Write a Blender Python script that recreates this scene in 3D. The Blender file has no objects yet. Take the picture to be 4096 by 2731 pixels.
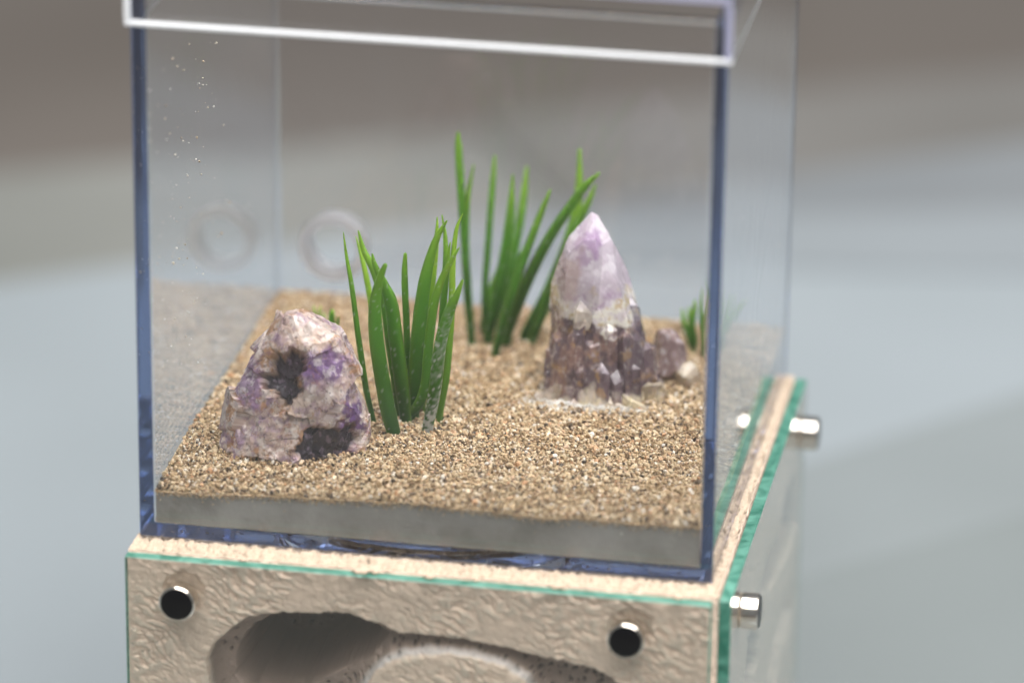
import bpy, bmesh, math, random
import numpy as np
from mathutils import Vector, Matrix

S = 0.001                      # the scene is laid out in millimetres and built in metres
sc = bpy.context.scene
COL = sc.collection

# ------------------------------------------------------------------ camera
cam_d = bpy.data.cameras.new('camera')
cam = bpy.data.objects.new('camera', cam_d)
COL.objects.link(cam)
cam.location = (0.191257, -0.707536, 0.314344)
cam.rotation_euler = (1.2074239, -0.0119876, 0.1811303)
cam_d.sensor_width = 36.0
cam_d.lens = 18367.0 / 4096.0 * 36.0
cam_d.clip_start = 0.01
cam_d.clip_end = 60.0
cam_d.dof.use_dof = True
cam_d.dof.focus_distance = 0.806
cam_d.dof.aperture_fstop = 7.2
cam_d.dof.aperture_blades = 0
sc.camera = cam

# ------------------------------------------------------------------ world and lamps
world = bpy.data.worlds.new('World')
sc.world = world
world.use_nodes = True
wn = world.node_tree.nodes
wn['Background'].inputs['Color'].default_value = (0.92, 0.96, 1.0, 1)
wn['Background'].inputs['Strength'].default_value = 0.24


def area_lamp(name, loc, target, size, size_y, watts, color):
    d = bpy.data.lights.new(name, 'AREA')
    d.shape = 'RECTANGLE'
    d.size = size
    d.size_y = size_y
    d.energy = watts
    d.color = color
    o = bpy.data.objects.new(name, d)
    COL.objects.link(o)
    o.location = loc
    v = Vector(target) - Vector(loc)
    o.rotation_euler = v.to_track_quat('-Z', 'Y').to_euler()
    return o


area_lamp('overhead_softbox', (0.28, -0.34, 1.42), (0.05, 0.05, 0.0), 1.7, 1.7, 92, (1.0, 0.975, 0.94))
area_lamp('side_fill', (1.2, 0.05, 1.2), (0.1, 0.05, 0.0), 0.9, 0.9, 13, (0.96, 0.98, 1.0))  # added soft fill that brightens the right side of the block

sc.view_settings.view_transform = 'Standard'
sc.view_settings.look = 'None'
sc.view_settings.exposure = 0.0
sc.view_settings.gamma = 1.0
sc.view_settings.use_curve_mapping = False
sc.render.engine = 'CYCLES'
cy = sc.cycles
cy.max_bounces = 48
cy.diffuse_bounces = 4
cy.glossy_bounces = 40
cy.transmission_bounces = 40
cy.transparent_max_bounces = 16
cy.volume_bounces = 0
cy.caustics_reflective = True
cy.caustics_refractive = True
cy.blur_glossy = 0.3
cy.sample_clamp_indirect = 6.0
cy.use_denoising = True
cy.use_adaptive_sampling = False

rng = np.random.default_rng(11)
random.seed(5)

# ------------------------------------------------------------------ noise (3D gradient noise, vectorised)
_perm = np.random.default_rng(3).permutation(256)
_perm = np.concatenate([_perm, _perm, _perm])
_g = np.random.default_rng(4).normal(size=(256, 3))
_g /= np.linalg.norm(_g, axis=1)[:, None]


def perlin(P):
    P = np.asarray(P, float)
    i = np.floor(P).astype(int)
    f = P - i
    i &= 255
    u = f * f * f * (f * (f * 6 - 15) + 10)
    out = 0.0
    for dx in (0, 1):
        wx = u[..., 0] if dx else 1 - u[..., 0]
        for dy in (0, 1):
            wy = u[..., 1] if dy else 1 - u[..., 1]
            for dz in (0, 1):
                wz = u[..., 2] if dz else 1 - u[..., 2]
                h = _perm[_perm[_perm[(i[..., 0] + dx) & 255] + ((i[..., 1] + dy) & 255)] + ((i[..., 2] + dz) & 255)]
                d = f - np.array([dx, dy, dz])
                out = out + wx * wy * wz * np.einsum('...k,...k', _g[h], d)
    return out * 1.5


def fbm(P, oct=4, gain=0.5):
    P = np.asarray(P, float)
    a, s, r = 1.0, 1.0, 0.0
    for k in range(oct):
        r = r + a * perlin(P * s + 17.3 * k)
        a *= gain
        s *= 2.03
    return r


def sstep(a, b, x):
    t = np.clip((x - a) / (b - a), 0, 1)
    return t * t * (3 - 2 * t)


# ------------------------------------------------------------------ materials
def mat(name):
    m = bpy.data.materials.new(name)
    m.use_nodes = True
    return m, m.node_tree.nodes, m.node_tree.links, m.node_tree.nodes['Principled BSDF']


def simple(name, col, rough=0.5, metal=0.0, spec=0.5):
    m, n, l, b = mat(name)
    b.inputs['Base Color'].default_value = (*col, 1)
    b.inputs['Roughness'].default_value = rough
    b.inputs['Metallic'].default_value = metal
    b.inputs['Specular IOR Level'].default_value = spec
    return m


def clear(name, ior, sigma, rough=0.0, smudge=0.0, bump=0.0, bump_scale=300.0, tint=(1, 1, 1)):
    """solid clear material: refraction plus absorption sigma (per metre) inside"""
    m, n, l, b = mat(name)
    b.inputs['Base Color'].default_value = (*tint, 1)
    b.inputs['Transmission Weight'].default_value = 1.0
    b.inputs['IOR'].default_value = ior
    b.inputs['Roughness'].default_value = rough
    dens = max(sigma) * 1.0001
    va = n.new('ShaderNodeVolumeAbsorption')
    va.inputs['Density'].default_value = dens
    va.inputs['Color'].default_value = (*[1 - s / dens for s in sigma], 1)
    l.new(va.outputs[0], n['Material Output'].inputs['Volume'])
    tc = n.new('ShaderNodeTexCoord')
    if smudge:
        t = n.new('ShaderNodeTexNoise')
        t.inputs['Scale'].default_value = 60
        t.inputs['Detail'].default_value = 5
        r = n.new('ShaderNodeMapRange')
        r.inputs[1].default_value = 0.5
        r.inputs[2].default_value = 0.8
        r.inputs[3].default_value = rough
        r.inputs[4].default_value = rough + smudge
        l.new(tc.outputs['Object'], t.inputs['Vector'])
        l.new(t.outputs[0], r.inputs[0])
        l.new(r.outputs[0], b.inputs['Roughness'])
    if bump:
        t = n.new('ShaderNodeTexNoise')
        t.inputs['Scale'].default_value = bump_scale
        t.inputs['Detail'].default_value = 4
        t.inputs['Distortion'].default_value = 1.5
        bp = n.new('ShaderNodeBump')
        bp.inputs['Strength'].default_value = bump
        bp.inputs['Distance'].default_value = 0.001
        l.new(tc.outputs['Object'], t.inputs['Vector'])
        l.new(t.outputs[0], bp.inputs['Height'])
        l.new(bp.outputs[0], b.inputs['Normal'])
    return m


def noisy(name, c0, c1, scale, rough=0.6, bump=0.0, bscale=None, detail=6, spec=0.4):
    m, n, l, b = mat(name)
    tc = n.new('ShaderNodeTexCoord')
    t = n.new('ShaderNodeTexNoise')
    t.inputs['Scale'].default_value = scale
    t.inputs['Detail'].default_value = detail
    r = n.new('ShaderNodeValToRGB')
    r.color_ramp.elements[0].position = 0.3
    r.color_ramp.elements[1].position = 0.7
    r.color_ramp.elements[0].color = (*c0, 1)
    r.color_ramp.elements[1].color = (*c1, 1)
    l.new(tc.outputs['Object'], t.inputs['Vector'])
    l.new(t.outputs[0], r.inputs[0])
    l.new(r.outputs[0], b.inputs['Base Color'])
    b.inputs['Roughness'].default_value = rough
    b.inputs['Specular IOR Level'].default_value = spec
    if bump:
        t2 = n.new('ShaderNodeTexNoise')
        t2.inputs['Scale'].default_value = bscale or scale
        t2.inputs['Detail'].default_value = 8
        bp = n.new('ShaderNodeBump')
        bp.inputs['Strength'].default_value = bump
        bp.inputs['Distance'].default_value = 0.0004
        l.new(tc.outputs['Object'], t2.inputs['Vector'])
        l.new(t2.outputs[0], bp.inputs['Height'])
        l.new(bp.outputs[0], b.inputs['Normal'])
    return m


def attr_mat(name, rough=0.4, spec=0.5, bump=0.0, bscale=600.0, sss=0.0, coat=0.0, rough_noise=0.0, trans=0.0):
    """colour comes from the mesh's own colour attribute 'tone'"""
    m, n, l, b = mat(name)
    a = n.new('ShaderNodeAttribute')
    a.attribute_name = 'tone'
    l.new(a.outputs['Color'], b.inputs['Base Color'])
    b.inputs['Roughness'].default_value = rough
    b.inputs['Specular IOR Level'].default_value = spec
    b.inputs['Coat Weight'].default_value = coat
    b.inputs['Coat Roughness'].default_value = 0.15
    if sss:
        b.inputs['Subsurface Weight'].default_value = sss
        b.inputs['Subsurface Scale'].default_value = 0.0025
        b.inputs['Subsurface Radius'].default_value = (1, 0.8, 1.0)
    tc = n.new('ShaderNodeTexCoord')
    if bump or rough_noise:
        t2 = n.new('ShaderNodeTexNoise')
        t2.inputs['Scale'].default_value = bscale
        t2.inputs['Detail'].default_value = 6
        l.new(tc.outputs['Object'], t2.inputs['Vector'])
    if bump:
        bp = n.new('ShaderNodeBump')
        bp.inputs['Strength'].default_value = bump
        bp.inputs['Distance'].default_value = 0.0005
        l.new(t2.outputs[0], bp.inputs['Height'])
        l.new(bp.outputs[0], b.inputs['Normal'])
    if rough_noise:
        r = n.new('ShaderNodeMapRange')
        r.inputs[1].default_value = 0.35
        r.inputs[2].default_value = 0.65
        r.inputs[3].default_value = max(0.05, rough - rough_noise)
        r.inputs[4].default_value = rough + rough_noise
        l.new(t2.outputs[0], r.inputs[0])
        l.new(r.outputs[0], b.inputs['Roughness'])
    if trans:
        tr = n.new('ShaderNodeBsdfTranslucent')
        mx = n.new('ShaderNodeMixShader')
        mx.inputs[0].default_value = trans
        l.new(a.outputs['Color'], tr.inputs['Color'])
        l.new(b.outputs[0], mx.inputs[1])
        l.new(tr.outputs[0], mx.inputs[2])
        l.new(mx.outputs[0], n['Material Output'].inputs['Surface'])
    return m


def grain_mat(name, stops, rough=0.5, spec=0.4):
    m, n, l, b = mat(name)
    g = n.new('ShaderNodeNewGeometry')
    r = n.new('ShaderNodeValToRGB')
    e = r.color_ramp.elements
    e[0].position, e[0].color = stops[0][0], (*stops[0][1], 1)
    e[1].position, e[1].color = stops[-1][0], (*stops[-1][1], 1)
    for p_, c in stops[1:-1]:
        x = e.new(p_)
        x.color = (*c, 1)
    l.new(g.outputs['Random Per Island'], r.inputs[0])
    l.new(r.outputs[0], b.inputs['Base Color'])
    b.inputs['Roughness'].default_value = rough
    b.inputs['Specular IOR Level'].default_value = spec
    return m


M = {}
M['acrylic'] = clear('clear_acrylic', 1.49, (14, 11.5, 6.8), bump=0.012, bump_scale=45)
M['glass'] = clear('green_glass', 1.52, (17, 5, 8))
M['glass_edge'] = clear('ground_glass_edge', 1.52, (17, 5, 8), rough=0.4, bump=0.5, bump_scale=220)
_b = M['glass_edge'].node_tree.nodes['Principled BSDF']
_b.inputs['Base Color'].default_value = (0.10, 0.40, 0.29, 1)
_b.inputs['Transmission Weight'].default_value = 0.55
_nt = M['glass_edge'].node_tree
_t = _nt.nodes.new('ShaderNodeTexNoise'); _t.inputs['Scale'].default_value = 160; _t.inputs['Detail'].default_value = 5; _t.inputs['Distortion'].default_value = 2.0
_r = _nt.nodes.new('ShaderNodeValToRGB')
_r.color_ramp.elements[0].position, _r.color_ramp.elements[0].color = 0.36, (0.045, 0.24, 0.17, 1)
_r.color_ramp.elements[1].position, _r.color_ramp.elements[1].color = 0.66, (0.20, 0.52, 0.41, 1)
_c = _nt.nodes.new('ShaderNodeTexCoord')
_nt.links.new(_c.outputs['Object'], _t.inputs['Vector']); _nt.links.new(_t.outputs[0], _r.inputs[0]); _nt.links.new(_r.outputs[0], _b.inputs['Base Color'])
M['lid'] = clear('lid_acrylic', 1.49, (4, 3.6, 2.4))
M['frost'] = clear('frosted_acrylic', 1.49, (4, 3, 1), rough=0.45)
M['nickel'] = noisy('nickel', (0.62, 0.58, 0.53), (0.70, 0.66, 0.60), 800, rough=0.16)
M['nickel'].node_tree.nodes['Principled BSDF'].inputs['Metallic'].default_value = 1.0
M['black'] = simple('black_reflection', (0.006, 0.006, 0.007), 0.3, 0, 0.25)  # dark surroundings mirrored in the metal face, put in as black colour
M['sand'] = grain_mat('sand_grains', [(0.0, (0.05, 0.04, 0.032)), (0.06, (0.115, 0.075, 0.046)), (0.20, (0.28, 0.175, 0.09)),
                                      (0.45, (0.47, 0.33, 0.18)), (0.66, (0.58, 0.44, 0.27)), (0.84, (0.68, 0.56, 0.39)),
                                      (0.93, (0.50, 0.26, 0.12)), (0.96, (0.78, 0.71, 0.60)), (1.0, (0.85, 0.80, 0.72))])
M['sand_base'] = noisy('packed_sand', (0.27, 0.18, 0.095), (0.48, 0.36, 0.215), 1500, rough=0.8)
M['powder'] = grain_mat('pale_powder', [(0.0, (0.62, 0.60, 0.56)), (0.5, (0.74, 0.72, 0.68)), (1.0, (0.84, 0.82, 0.79))], 0.8)
M['grey_plaster'] = noisy('grey_plaster', (0.235, 0.225, 0.205), (0.385, 0.375, 0.35), 110, rough=0.9, bump=0.5, bscale=900, spec=0.2)
M['rock_a'] = attr_mat('rough_amethyst', 0.46, 0.45, bump=0.2, bscale=900, sss=0.0, coat=0.12, rough_noise=0.2)
M['rock_b'] = attr_mat('amethyst_crystal', 0.24, 0.5, bump=0.10, bscale=700, sss=0.12, coat=0.25, rough_noise=0.16)
M['leaf'] = attr_mat('green_plastic', 0.42, 0.45, bump=0.06, bscale=900, trans=0.32)
M['block'] = attr_mat('cast_plaster', 0.95, 0.08, bump=0.3, bscale=1600)
M['dust'] = grain_mat('dust', [(0.0, (0.35, 0.25, 0.16)), (0.5, (0.75, 0.66, 0.52)), (1.0, (0.95, 0.92, 0.85))], 0.6)


# ------------------------------------------------------------------ mesh helpers
def tag(o, label=None, cat=None, group=None, kind=None):
    if label: o['label'] = label
    if cat: o['category'] = cat
    if group: o['group'] = group
    if kind: o['kind'] = kind
    return o


def link(name, me, material=None, parent=None):
    o = bpy.data.objects.new(name, me)
    COL.objects.link(o)
    if material is not None:
        me.materials.append(material)
    if parent is not None:
        o.parent = parent
        o.matrix_parent_inverse = Matrix.Translation(-Vector(parent.location))
    return o


def empty(name, loc_mm):
    o = bpy.data.objects.new(name, None)
    o.empty_display_size = 0.01
    COL.objects.link(o)
    o.location = Vector(loc_mm) * S
    return o


def mesh_np(name, V, F, tone=None, smooth=True):
    """V in millimetres (n,3); F (m,k) with one polygon size"""
    V = np.ascontiguousarray(np.asarray(V, np.float32) * S)
    F = np.ascontiguousarray(np.asarray(F, np.int32))
    me = bpy.data.meshes.new(name)
    k = F.shape[1]
    me.vertices.add(len(V))
    me.vertices.foreach_set('co', V.ravel())
    me.loops.add(F.size)
    me.loops.foreach_set('vertex_index', F.ravel())
    me.polygons.add(len(F))
    me.polygons.foreach_set('loop_start', np.arange(0, F.size, k, dtype=np.int32))
    me.polygons.foreach_set('loop_total', np.full(len(F), k, np.int32))
    me.polygons.foreach_set('use_smooth', np.full(len(F), smooth, bool))
    if tone is not None:
        a = me.attributes.new('tone', 'FLOAT_COLOR', 'POINT')
        c = np.ones((len(V), 4), np.float32)
        c[:, :3] = np.clip(tone, 0, 1)
        a.data.foreach_set('color', c.ravel())
    me.update(calc_edges=True)
    me.validate()
    return me


def grid_faces(nu, nv, wrap=False, flip=False):
    i, j = np.meshgrid(np.arange(nu - 1), np.arange(nv if wrap else nv - 1), indexing='ij')
    j2 = (j + 1) % nv
    a, b, c, d = i * nv + j, (i + 1) * nv + j, (i + 1) * nv + j2, i * nv + j2
    F = np.stack([a, b, c, d], -1).reshape(-1, 4)
    return F[:, ::-1] if flip else F


def box_bm(lo, hi, bevel=0.0, seg=2):
    bm = bmesh.new()
    r = bmesh.ops.create_cube(bm, size=1.0)
    lo, hi = Vector(lo), Vector(hi)
    for v in r['verts']:
        v.co = Vector([(lo[k] + hi[k]) / 2 + v.co[k] * (hi[k] - lo[k]) for k in range(3)]) * S
    if bevel:
        bmesh.ops.bevel(bm, geom=list(bm.edges), offset=bevel * S, segments=seg, profile=0.5, affect='EDGES')
    return bm


def bm_mesh(name, bm, smooth_angle=None):
    bmesh.ops.recalc_face_normals(bm, faces=bm.faces)
    me = bpy.data.meshes.new(name)
    bm.to_mesh(me)
    bm.free()
    return me


def revolve(name, prof, axis, origin, seg=64, smooth=True, close=False):
    """prof: list of (radius, along) mm; revolved round the axis ('x','y','z') through origin"""
    V = []
    for r_, h in prof:
        for k in range(seg):
            a = 2 * math.pi * k / seg
            c, s = r_ * math.cos(a), r_ * math.sin(a)
            p = {'x': (h, c, s), 'y': (c, h, s), 'z': (c, s, h)}[axis]
            V.append([origin[0] + p[0], origin[1] + p[1], origin[2] + p[2]])
    bm = bmesh.new()
    vs = [bm.verts.new([q * S for q in v]) for v in V]
    n = len(prof)
    for i in range(n if close else n - 1):
        i2 = (i + 1) % n
        for k in range(seg):
            k2 = (k + 1) % seg
            f = [vs[i * seg + k], vs[i * seg + k2], vs[i2 * seg + k2], vs[i2 * seg + k]]
            try:
                bm.faces.new(f)
            except ValueError:
                pass
    if not close:
        bm.faces.new(vs[:seg])
        bm.faces.new(vs[-seg:])
    me = bm_mesh(name, bm)
    if smooth:
        me.polygons.foreach_set('use_smooth', np.array([len(p.vertices) == 4 for p in me.polygons]))
        me.set_sharp_from_angle(angle=math.radians(35))
    return me

# ------------------------------------------------------------------ the setting: table, its far edge, the floor beyond
TZ = -90.0


def strip(name, n0, n1, t0, t1, z0, z1, bevel, material, deg=33.5):
    bm = box_bm((t0, n0, z0), (t1, n1, z1), bevel)
    ang = math.radians(deg)
    bmesh.ops.rotate(bm, verts=bm.verts, cent=(0, 0, 0), matrix=Matrix.Rotation(ang, 3, 'Z'))
    o = link(name, bm_mesh(name, bm), material)
    return o


M['table'] = noisy('pale_grey_top', (0.180, 0.203, 0.218), (0.222, 0.249, 0.270), 4.5, rough=0.4, detail=2)
M['table_edge'] = noisy('grey_ledge', (0.12, 0.125, 0.116), (0.168, 0.171, 0.162), 7, rough=0.55, detail=2)
M['floor'] = noisy('brown_floor', (0.185, 0.160, 0.140), (0.245, 0.217, 0.195), 2.5, rough=0.6, detail=3)


def slab(name, pts, z0, z1, material, bevel=0.3):
    bm = bmesh.new()
    vs = [bm.verts.new((x * S, y * S, z0 * S)) for x, y in pts]
    f = bm.faces.new(vs)
    r = bmesh.ops.extrude_face_region(bm, geom=[f])
    bmesh.ops.translate(bm, verts=[v for v in r['geom'] if isinstance(v, bmesh.types.BMVert)], vec=(0, 0, (z1 - z0) * S))
    bmesh.ops.bevel(bm, geom=list(bm.edges), offset=bevel * S, segments=2, profile=0.5, affect='EDGES')
    return link(name, bm_mesh(name, bm), material)


ta = math.radians(34.6)
dx, dy, nx, ny = math.cos(ta), math.sin(ta), -math.sin(ta), math.cos(ta)
far = [(nx * 365.3 + dx * t, ny * 365.3 + dy * t) for t in (1300, -650)]
tag(slab('table_top', [(-750, -70), (1900, -70)] + far, TZ - 24, TZ, M['table']), 'pale grey table top under the nest block', 'table top', kind='structure')
M['mat'] = noisy('dark_taupe_mat', (0.092, 0.089, 0.084), (0.122, 0.119, 0.114), 6, rough=0.7, detail=2)
M['gradation'] = noisy('slate_gradation', (0.115, 0.125, 0.134), (0.145, 0.157, 0.168), 6, rough=0.5, detail=2)  # added mid-tone strips that grade the table's far edge softly
ep = lambda t, n: (nx * n + dx * t, ny * n + dy * t)
tag(slab('table_gradation', [ep(225, 362), ep(420, 292), ep(1250, 230), ep(1250, 362)], TZ + 0.1, TZ + 1.1, M['gradation']), 'slate grey strip added to soften the tone along the far right edge of the table', 'gradation', kind='structure')
M['gradation_pale'] = noisy('pale_slate_gradation', (0.150, 0.167, 0.180), (0.182, 0.202, 0.218), 6, rough=0.5, detail=2)
tag(slab('gradation_pale', [ep(225, 361), ep(420, 291.5), ep(1250, 229.5), ep(1250, 150), ep(430, 228), ep(180, 345)], TZ + 0.1, TZ + 1.1, M['gradation_pale']), 'paler second step of the slate strip added on the table', 'gradation', kind='structure')
tag(strip('table_ledge', -300, 532, -1500, 230, TZ - 40, TZ - 24.3, 3, M['table_edge'], 28.0), 'grey ledge sticking out below the far edge of the table', 'table ledge', kind='structure')
tag(strip('ledge_mat', -300, 545, 231, 1700, TZ - 40, TZ - 24.3, 3, M['mat'], 28.0), 'dark taupe surface beyond the far right edge of the table', 'mat', kind='structure')
tag(strip('floor', -3000, 5000, -4000, 4000, -480, -470, 0, M['floor']), 'brown floor beyond the table', 'floor', kind='structure')

M['shade'] = noisy('grey_green_shade', (0.138, 0.155, 0.160), (0.170, 0.190, 0.198), 6, rough=0.5, detail=2)  # the table's shading gradient to the right, put into added dark layers
tag(slab('table_shade', [(60, 175), (107, 165), (107, -60), (1400, -60), (1400, 700), (450, 700), (60, 245)], TZ + 0.1, TZ + 1.1, M['shade']), 'grey green sheet painted over the table to the right', 'shade', kind='structure')
M['shade_dark'] = noisy('darker_grey_green_shade', (0.120, 0.136, 0.138), (0.146, 0.164, 0.168), 6, rough=0.6, detail=2)  # second, darker step of the painted shading, also dimming the side glass reflection
tag(slab('upper_shade', [(60, 122), (107.5, 108), (107.5, -55), (1350, -55), (1350, 600), (480, 600), (60, 172)], TZ + 1.2, TZ + 2.2, M['shade_dark']), 'darker grey green sheet painted over the first one beside the block', 'shade', kind='structure')

# ------------------------------------------------------------------ nest block of cast plaster
BX0, BX1, BY0, BY1, BZ0 = -0.4, 101.6, -6.0, 99.6, TZ
TUN = [(13.7, -24.1), (13.3, -19.9), (14.0, -17.0), (16.2, -14.6), (18.1, -12.4), (21.1, -10.3), (25.8, -9.3), (33.9, -8.5), (38.6, -8.3), (43.2, -9.6), (47.3, -10.9), (57.0, -11.0), (63.9, -11.8), (67.4, -12.2), (70.8, -13.1), (77.7, -14.0), (81.1, -14.4), (84.1, -15.8), (86.5, -18.2), (88, -24), (86, -36), (78, -46), (62, -52), (40, -50), (24, -44), (15.5, -34)]
ISL = [(40.6, -25.0), (42.3, -21.3), (44.3, -18.9), (47.8, -16.6), (52.4, -15.4), (59.4, -15.5), (65.2, -16.9), (68.6, -18.8), (71, -23), (70, -30), (62, -36), (50, -37), (43, -32)]
SIDE = [[(76.5, -13.5), (93.2, -15.7), (97.3, -26.0), (96.2, -28.9), (82.3, -30.1), (64.4, -26.9), (52.1, -23.9), (36.2, -18.3), (43.0, -16.9), (50.5, -15.3), (62.8, -17.1), (69.7, -17.7)],
        [(90.2, -37.8), (97.6, -41.9), (95.3, -46.6), (82.6, -46.8), (73.1, -49.7), (64.8, -50.0), (53.7, -44.8), (61.1, -39.0), (72.8, -38.2)],
        [(24.7, -20.1), (33, -22), (42.4, -28.3), (40.2, -32.8), (34.2, -36.0), (20.1, -29.5), (22.0, -25.3)]]


def poly_sd(P, poly):
    """signed distance, positive inside"""
    poly = np.array(poly, float)
    best = np.full(len(P), 1e9)
    ins = np.zeros(len(P), bool)
    for a, b in zip(poly, np.roll(poly, -1, 0)):
        e = b - a
        w = P - a
        t = np.clip((w @ e) / (e @ e), 0, 1)
        best = np.minimum(best, np.linalg.norm(w - t[:, None] * e, axis=1))
        c = ((a[1] > P[:, 1]) != (b[1] > P[:, 1])) & (P[:, 0] < (b[0] - a[0]) * (P[:, 1] - a[1]) / (b[1] - a[1] + 1e-12) + a[0])
        ins ^= c
    return np.where(ins, best, -best)


def pits(P, n, lo, hi, r0, r1, rg):
    """depth of n round pores scattered over a face with 2D coordinates P"""
    out = np.zeros(len(P))
    C = rg.uniform(lo, hi, (n, 2))
    Rr = rg.uniform(r0, r1, n)
    order = np.argsort(P[:, 0])
    xs = P[order, 0]
    for c, r in zip(C, Rr):
        a, b = np.searchsorted(xs, c[0] - r), np.searchsorted(xs, c[0] + r)
        idx = order[a:b]
        idx = idx[np.abs(P[idx, 1] - c[1]) < r]
        if len(idx):
            d2 = ((P[idx] - c) ** 2).sum(1) / (r * r)
            out[idx] = np.maximum(out[idx], np.where(d2 < 1, np.sqrt(np.clip(1 - d2, 0, 1)) * r, 0))
    return out


def rough_shift(P):
    """small shared wobble of the block's whole skin, so that its arrises are uneven and still meet"""
    a = np.stack([fbm(P * 0.55 + 3.1, 3), fbm(P * 0.55 + 41.7, 3), fbm(P * 0.55 + 77.2, 3)], -1)
    return a * 0.16


xs = np.linspace(BX0, BX1, 560)
zs = np.concatenate([np.linspace(0, -34, 190), np.linspace(-34.8, BZ0, 60)])
ys = np.linspace(BY0, BY1, 260)
BEIGE = np.array([0.84, 0.65, 0.53]); PALE = np.array([0.72, 0.62, 0.52]); INNER_SHADED = np.array([0.36, 0.265, 0.225]); WHITE = np.array([0.70, 0.62, 0.60])  # tunnel interior colour is darkened to carry the shade of the hollows
MAGS = [(9.5, -7.0), (87.1, -6.7)]
SMAGS = [(8.0, -8.0), (92.5, -8.5)]
rg = np.random.default_rng(8)

block = empty('nest_block', (50, 47, BZ0))
tag(block, 'cream cast plaster nest block with carved tunnels under the clear box', 'plaster block')

# front face
X, Z = np.meshgrid(xs, zs, indexing='ij')
P2 = np.stack([X.ravel(), Z.ravel()], 1)
P3 = np.stack([P2[:, 0], np.full(len(P2), BY0), P2[:, 1]], 1)
wob = 0.18 * fbm(np.stack([P2[:, 0] * .35, P2[:, 1] * .35, P2[:, 0] * 0], 1), 3)
sd_o = poly_sd(P2, TUN) + wob
sd_i = -poly_sd(P2, ISL) + wob * 0.8
edge = np.minimum.reduce([P2[:, 0] - BX0, BX1 - P2[:, 0], -P2[:, 1], P2[:, 1] - BZ0])
keep = sstep(0.0, 2.0, edge)
sd_c = poly_sd(P2, [(17.2, -24.5), (17.6, -18.5), (20.5, -14.2), (25.2, -11.4), (34.2, -9.6), (41.0, -10.8), (44.2, -13.9), (41.2, -18.1), (35, -22), (28, -27), (20, -28)]) + wob
deep = 6.0 + 26.0 * sstep(-0.1, 1.3, sd_c)
w_o = 1 - np.exp(-np.clip(sd_o, 0, None) / 0.75)
w_i = sstep(0.0, 5.0, sd_i)
cav = deep * np.minimum(w_o, w_i) * (sd_o > 0) * (sd_i > 0)
cav += (cav > 0.3) * 0.5 * fbm(P3 * 0.3, 3)
inside = sstep(0.25, 1.2, cav)
# brushed dents, long axis falling to the right
ca, sa = math.cos(math.radians(-28)), math.sin(math.radians(-28))
u_ = P2[:, 0] * ca + P2[:, 1] * sa
v_ = -P2[:, 0] * sa + P2[:, 1] * ca
wv = fbm(np.stack([P2[:, 0] * .12, P2[:, 1] * .12, P2[:, 0] * 0 + 5], 1), 2)
dent = fbm(np.stack([u_ * 0.46, (v_ + 1.6 * wv) * 1.2, u_ * 0 + 2], 1), 3, 0.45)
dens = sstep(-0.45, 0.45, fbm(np.stack([P2[:, 0] * .07, P2[:, 1] * .09, P2[:, 0] * 0 + 9], 1), 2))
dent = np.clip(dent, -0.55, 0.22) * 0.72 * (0.10 + 1.05 * dens)
pore_out = pits(P2, 420, (0, -34), (101, -1), 0.15, 0.36, rg) * (0.2 + dens)
pore_in = pits(P2, 1300, (12, -34), (90, -7), 0.15, 0.50, rg) * sstep(0.5, 2.0, np.minimum(sd_o, sd_i)) * np.maximum(sstep(1.2, 2.2, sd_c), sstep(-0.2, -1.0, sd_c))
hole = np.zeros(len(P2))
for cx, cz in MAGS:
    rr = np.hypot(P2[:, 0] - cx, P2[:, 1] - cz)
    hole = np.maximum(hole, 0.9 * sstep(3.9, 3.55, rr))
disp = keep * (-(dent - 0.05) * (1 - inside) + cav + pore_out * (1 - inside) * 0.9 + pore_in * inside * 1.6 + hole)
P3 = P3 + rough_shift(P3)
P3[:, 1] += np.clip(disp, -0.16, None)
tone = BEIGE + (PALE - BEIGE) * sstep(0.0, 0.12, dent)[:, None] * 0.5
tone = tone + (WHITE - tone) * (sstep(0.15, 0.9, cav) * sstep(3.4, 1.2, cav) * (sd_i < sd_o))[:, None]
tone = tone + (INNER_SHADED - tone) * (inside * sstep(0.9, 2.6, cav))[:, None]
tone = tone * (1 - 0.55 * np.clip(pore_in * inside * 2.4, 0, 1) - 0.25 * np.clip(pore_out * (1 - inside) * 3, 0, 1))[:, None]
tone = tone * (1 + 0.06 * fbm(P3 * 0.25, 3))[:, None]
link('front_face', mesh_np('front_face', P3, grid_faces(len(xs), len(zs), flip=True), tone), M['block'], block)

# right face
zs2 = zs
Y, Z = np.meshgrid(ys, zs2, indexing='ij')
P2 = np.stack([Y.ravel(), Z.ravel()], 1)
P3 = np.stack([np.full(len(P2), BX1), P2[:, 0], P2[:, 1]], 1)
edge = np.minimum.reduce([P2[:, 0] - BY0, BY1 - P2[:, 0], -P2[:, 1], P2[:, 1] - BZ0])
keep = sstep(0.0, 2.0, edge)
wob = 0.9 * fbm(P3 * 0.3 + 8, 3)
cav = np.zeros(len(P2))
for q in SIDE:
    sd = poly_sd(P2, q) + wob
    cav = np.maximum(cav, 15.0 * (1 - np.exp(-np.clip(sd, 0, None) / 1.6)))
inside = sstep(0.3, 1.5, cav)
dent = np.clip(fbm(P3 * 0.8 + 31, 4, .55), -0.7, 0.3) * 0.3
pore = pits(P2, 900, (-5, -45), (98, -1), 0.15, 0.5, rg)
hole = np.zeros(len(P2))
for cy_, cz in SMAGS:
    hole = np.maximum(hole, 0.9 * sstep(3.9, 3.5, np.hypot(P2[:, 0] - cy_, P2[:, 1] - cz)))
P3 = P3 + rough_shift(P3)
P3[:, 0] -= np.clip(keep * (-dent + cav + pore * 0.7 + hole), -0.16, None)
tone = BEIGE * 1.02 + (INNER_SHADED - BEIGE) * inside[:, None]
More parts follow.
